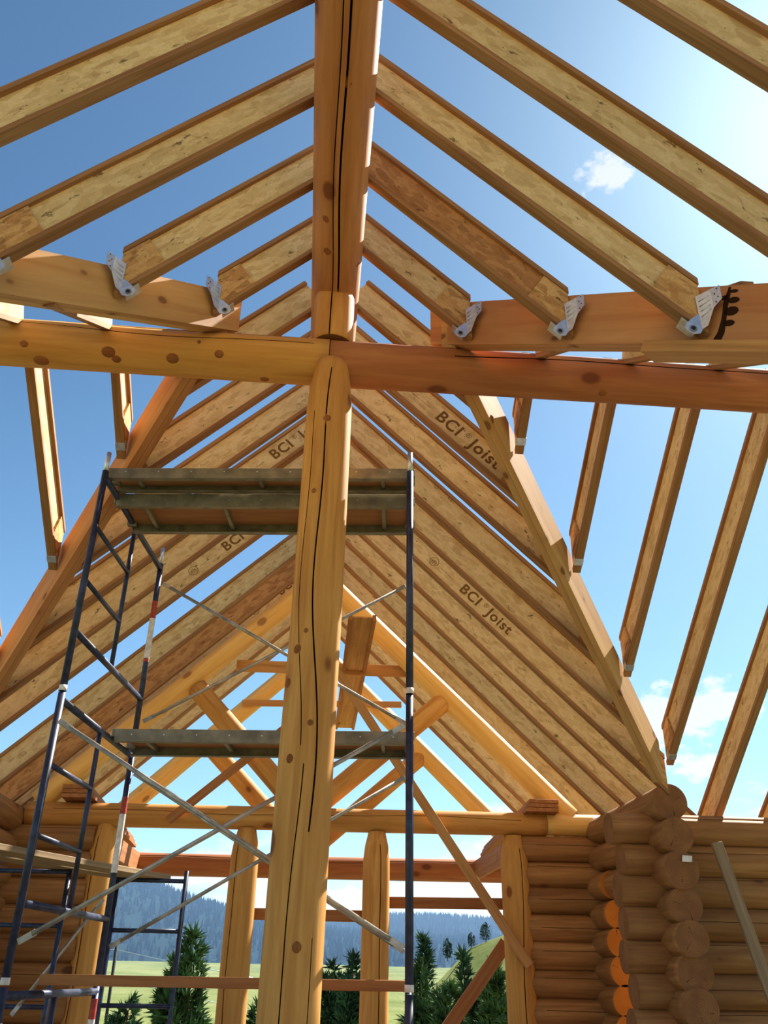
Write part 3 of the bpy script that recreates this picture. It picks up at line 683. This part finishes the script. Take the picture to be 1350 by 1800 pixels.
def alu_plank(s0, s1, z0, z1, label, ribs=True, u0=-.0, u1=SL, group='scaffold planks'):
    e = empty('scaffold_plank', Matrix.Translation(S(u0, s0, z0))); tag(e, label, 'plank', group)
    for s, sg in ((s0, 1), (s1, -1)):
        bar('side_rail', S(u0, s, (z0 + z1) / 2), S(u1, s, (z0 + z1) / 2), .012, z1 - z0, M['alu'], parent=e, bev=.002)
        for z in (z0 + .004, z1 - .004): bar('rail_lip', S(u0, s + sg * .018, z), S(u1, s + sg * .018, z), .04, .007, M['alu'], parent=e, bev=.001)
    bar('plywood_deck', S(u0 + .02, (s0 + s1) / 2, z1 - .018), S(u1 - .02, (s0 + s1) / 2, z1 - .018), s1 - s0 - .02, .012, M['ply'], parent=e, bev=0)
    n = 4 if ribs else 3
    for k in range(n):
        u = u0 + (u1 - u0) * (.09 + .82 * k / (n - 1)); bar('cross_rib', S(u, s0 + .01, z0 + .045), S(u, s1 - .01, z0 + .045), .028, .03, M['alu'], parent=e, bev=.002)
    for u in (u0, u1):
        for s in (s0 + .05, s1 - .05): box('hook', (-.035, -.02, -.01), (.035, .02, .05), M['alu'], Matrix.Translation(S(u, s, z0 + .05)), e, .004)
    for k in range(9): 
        for s in (s0 - .007,): tube('rivet', [S(u0 + .12 + k * .23, s, z0 + .05), S(u0 + .12 + k * .23, s - .003, z0 + .05)], .005, M['galv'], e, 6)
    return e
alu_plank(.06, .27, 3.02, 3.10, 'narrow aluminium scaffold plank at the front of the top platform', False)
alu_plank(.30, .74, 2.93, 3.03, 'wide aluminium scaffold plank with plywood underside on the top platform')
alu_plank(.98, 1.44, 1.42, 1.51, 'single aluminium plank halfway up the scaffold tower', u0=.03)
tag(bar('wooden_plank', S(.05, .45, -.045), S(SL - .02, .45, -.045), .24, .055, M['lumber_red']), 'worn wooden plank across the bottom of the scaffold tower', 'plank')

# second, smaller scaffold in the left corner
LOW = empty('low_scaffold', Matrix.Translation(W(-2, 8.5, -1.6))); tag(LOW, 'lower dark scaffold standing in the left corner behind the tower', 'scaffold')
def small_frame(x0, x1, y, z_top, label):
    e = link('scaffold_frame', None, Matrix.Translation(W(x0, y, -1.6)), LOW); e['label'] = label
    for x in (x0, x1): tube('leg', [W(x, y, -1.6), W(x, y, z_top)], .021, M['blue'], e, 10)
    for z in (z_top - .09, z_top - .51, z_top - 1.10, z_top - 1.7): tube('cross_bar', [W(x0, y, z), W(x1, y, z)], .019, M['blue'], e, 10)
small_frame(-1.75, -1.13, 8.8, .84, 'dark scaffold frame standing before the opening left of the posts')
small_frame(-2.66, -2.05, 8.2, .84, 'dark scaffold frame standing before the dim left log wall')
for k, (a, b, w) in enumerate(((W(-2.42, 6.95, .80), W(-1.39, 8.95, .79), .24), (W(-2.70, 7.15, .80), W(-1.62, 9.0, .79), .22))):
    tag(bar('scaffold_plank', a, b, w, .045, M['lumber_grey']), ['front weathered plank on the scaffold in the left corner', 'rear weathered plank on the scaffold in the left corner'][k], 'plank', 'planks in the left corner')
brace(W(-2.3, 8.16, -.32), W(-1.75, 8.3, .55), 'short galvanised brace on the scaffold in the left corner', LOW)

# ------------------------------------------------------------------ landscape: hills, forest, pines
def ridge_h(x, peaks):
    return sum(h * math.exp(-((x - c) / w) ** 2) for c, w, h in peaks) + 2.2 * noise.noise(V((x * .012, 3, 0)))
def hill(name, y, depth, peaks, base, col, label):
    vs = []; fs = []; xs = [-900 + 12 * i for i in range(151)]; n = len(xs); rows = 7
    for j in range(rows + 3):
        t = min(1, j / rows); 
        for x in xs:
            hgt = ridge_h(x, peaks); k = math.sin(t * math.pi / 2)
            yy = y + depth * t + (60 * (j - rows) if j > rows else 0)
            vs.append((x, yy, base + (hgt - base) * k - (12 * (j - rows) if j > rows else 0) + EYE + 2 * noise.noise(V((x * .02, j, 7))) * (t < 1)))
    for j in range(rows + 2):
        for i in range(n - 1): fs.append((j * n + i, j * n + i + 1, (j + 1) * n + i + 1, (j + 1) * n + i))
    m, nt, b = new_mat(name + '_forest', .95)
    a = tex(nt, 'Noise', .05, Detail=6); c = ramp(nt, a.outputs['Fac'], [(.35, col), (.65, tuple(x * 1.12 for x in col))]); nt.links.new(c, b.inputs['Base Color'])
    o = link(name, mesh(name, vs, fs, [m], smooth=True), Matrix()); o['kind'] = 'structure'
    # conifers as one stuff mesh
    tv = []; tf = []; r = random.Random(int(y))
    for k in range(9000):
        t = 1 - r.random() ** 1.6 * 1.0; x = r.uniform(-330, 330) ; 
        hgt = ridge_h(x, peaks); z = base + (hgt - base) * math.sin(t * math.pi / 2) + EYE; yy = y + depth * t
        H = r.uniform(3.6, 7.2) * (y / 520); w = H * r.uniform(.16, .24); i = len(tv); a0 = r.random() * 6
        tv += [(x + w * math.cos(a0 + q * 1.2566), yy + w * math.sin(a0 + q * 1.2566), z - .3) for q in range(5)] + [(x, yy, z + H)]
        tf += [(i + q, i + (q + 1) % 5, i + 5) for q in range(5)]
    m2, nt2, b2 = new_mat(name + '_conifers', .95); a = tex(nt2, 'Noise', .08, Detail=3); c = ramp(nt2, a.outputs['Fac'], [(.3, tuple(x * .75 for x in col)), (.7, tuple(x * 1.1 for x in col))]); nt2.links.new(c, b2.inputs['Base Color'])
    tag(link(name + '_conifers', mesh(name + '_conifers', tv, tf, [m2]), Matrix()), label, 'forest', kind='stuff')
hill('hill_left', 520, 240, [(-190, 95, 55), (-330, 160, 40), (-60, 90, 20), (60, 200, 16), (300, 200, 22)], 4, (30, 44, 46), 'dark conifer forest covering the rounded hill on the left')
hill('hill_far', 700, 260, [(-100, 500, 26), (110, 130, 22), (400, 250, 24), (-400, 200, 20)], 6, (32, 48, 52), 'bluish conifer forest on the long far ridge')

PM = plain('pine_needles', (70, 92, 54), .8, 0, .35, 1.5); PM2 = plain('dark_pine_needles', (52, 74, 50), .8, 0, .35, 1.5); BARK = plain('pine_bark', (92, 66, 46), .9, 0, .3, 6)
def pine(x, y, H, wid, label, seed, dark=False, dens=1.0, round_=.5):
    r = random.Random(seed); z0 = ground_h(x, y) - .1
    e = empty('pine_tree', Matrix.Translation((x, y, z0))); tag(e, label, 'tree', 'pines outside the open wall')
    tube('trunk', [(x, y, z0), (x + .01 * H, y, z0 + H * .5), (x, y, z0 + H * .93)], [H * .022, H * .015, H * .004], BARK, e, 8)
    vs = []; fs = []
    tops = [(0, 0, 1.)] + [(r.uniform(-.3, .3) * wid, r.uniform(-.3, .3) * wid, r.uniform(.72, .95)) for _ in range(4)]     # several leaders
    n = int(620 * dens)
    for k in range(n):
        tx, ty, th = tops[k % len(tops)]; t = r.random() ** .8; hh = H * th * (.14 + .86 * t)
        env = wid / 2 * (.72 if th < 1 else 1.) * ((1 - t) ** .55 * (1 - round_) + round_ * math.sin(math.pi * min(1, .3 + .7 * t)) ** .7)
        a = r.uniform(0, 6.283); env *= .75 + .5 * noise.noise(V((hh * 1.3, a * 1.2, seed))); d = env * r.uniform(.25, 1.0) ** .6
        c = V((tx * (.3 + .7 * t) + d * math.cos(a), ty * (.3 + .7 * t) + d * math.sin(a), hh + .10 * d))
        out = V((math.cos(a), math.sin(a), r.uniform(.5, 1.5))).normalized(); sz = min(.55, H * .045) * r.uniform(.7, 1.3)
        for q in range(11):                      # a tuft of needle blades
            ax = (out + V((r.uniform(-1, 1), r.uniform(-1, 1), r.uniform(-.8, .9))) * 1.0).normalized(); pv = ax.cross(V((r.uniform(-1, 1), r.uniform(-1, 1), r.uniform(-1, 1)))).normalized() * sz * .17
            i = len(vs); vs += [c - pv, c + pv, c + ax * sz * r.uniform(.8, 1.4)]; fs.append((i, i + 1, i + 2))
    f = link('needles', mesh('needles', [tuple(v) for v in vs], fs, [PM2 if dark else PM]), Matrix.Translation((x, y, z0)), e); f['kind'] = 'stuff'
def pine_at(px, ptop, dist, wpx, label, seed, **kw):
    d = CF + CR * ((px - 675) / FPX) + CU * ((900 - ptop) / FPX); p = d * (dist / d.y); x = p.x; z = p.z + EYE
    pine(x, dist, z - ground_h(x, dist), wpx / FPX * dist * 1.03, label, seed, **kw)
pine_at(342, 1632, 30, 112, 'tall bushy green pine left of the second far post', 1, dens=1.5)
pine_at(230, 1742, 28, 90, 'dark pine low behind the bottom scaffold plank on the left', 2, dark=True)
pine_at(300, 1738, 34, 110, 'wide dark pine low behind the left scaffold frame', 3, dark=True, dens=1.2)
pine_at(118 + 335, 1758, 32, 70, 'small pine between the second far post and the centre post', 4)
pine_at(585, 1690, 50, 50, 'distant pine just right of the centre post', 5, dark=True)
pine_at(622, 1676, 44, 70, 'dark pine beside the slim far post on its left', 6, dark=True, dens=1.2)
pine_at(745, 1648, 62, 46, 'rounded pine just right of the scaffold leg before the green knoll', 7, dark=True, round_=.8)
pine_at(738, 1688, 30, 80, 'leafy light green pine right of the scaffold leg, nearer', 8)
pine_at(815, 1672, 46, 46, 'bushy pine in the middle of the green knoll', 9, dark=True, round_=.7)
pine_at(790, 1725, 27, 110, 'broad nearest pine at the bottom right of the opening', 10, dens=1.4)
pine_at(870, 1690, 26, 80, 'green pine behind the low dark diagonal brace', 11, dens=1.3)
pine_at(853, 1620, 112, 26, 'lone pine standing on the crest of the green knoll', 12, dark=True, round_=.8)
pine_at(828, 1637, 112, 16, 'small pine left of the lone pine on the knoll crest', 13, dark=True)
pine_at(786, 1648, 108, 18, 'round small pine low on the left of the knoll crest', 14, dark=True, round_=.9)
def pole():
    d = CF + CR * ((206 - 675) / FPX) + CU * ((900 - 1657) / FPX); p = d * (95 / d.y); z0 = ground_h(p.x, 95)
    e = empty('power_pole', Matrix.Translation((p.x, 95, z0))); tag(e, 'distant dark power pole in the valley on the left', 'pole')
    tube('pole', [(p.x, 95, z0), (p.x, 95, p.z + EYE)], .16, plain('pole_wood', (50, 50, 52), .8), e, 8)
    for k, dz in enumerate((-.6, -3.0)): tube('wire', [(p.x - 14, 95, p.z + EYE + dz + .1), (p.x, 95, p.z + EYE + dz), (p.x + 6, 90, p.z + EYE + dz - 1.0), (p.x + 14, 84, p.z + EYE + dz - 2.2)], .035, M['galv'], e, 5)
pole()

# summer haze lying in the valley in front of the far hills
def haze():
    m = bpy.data.materials.new('valley_haze'); m.use_nodes = True; nt = m.node_tree
    for n in list(nt.nodes): nt.nodes.remove(n)
    o = nt.nodes.new('ShaderNodeOutputMaterial'); v = nt.nodes.new('ShaderNodeVolumeScatter'); v.inputs['Color'].default_value = (.30, .55, 1, 1); v.inputs['Density'].default_value = .0006; v.inputs['Anisotropy'].default_value = .2
    nt.links.new(v.outputs[0], o.inputs['Volume'])
    b = box('valley_haze', (-1200, 160, -40), (1200, 1400, 130), m, bev=0); b['kind'] = 'stuff'; tag(b, 'thin blue summer haze lying before the distant hills', 'haze')
haze()
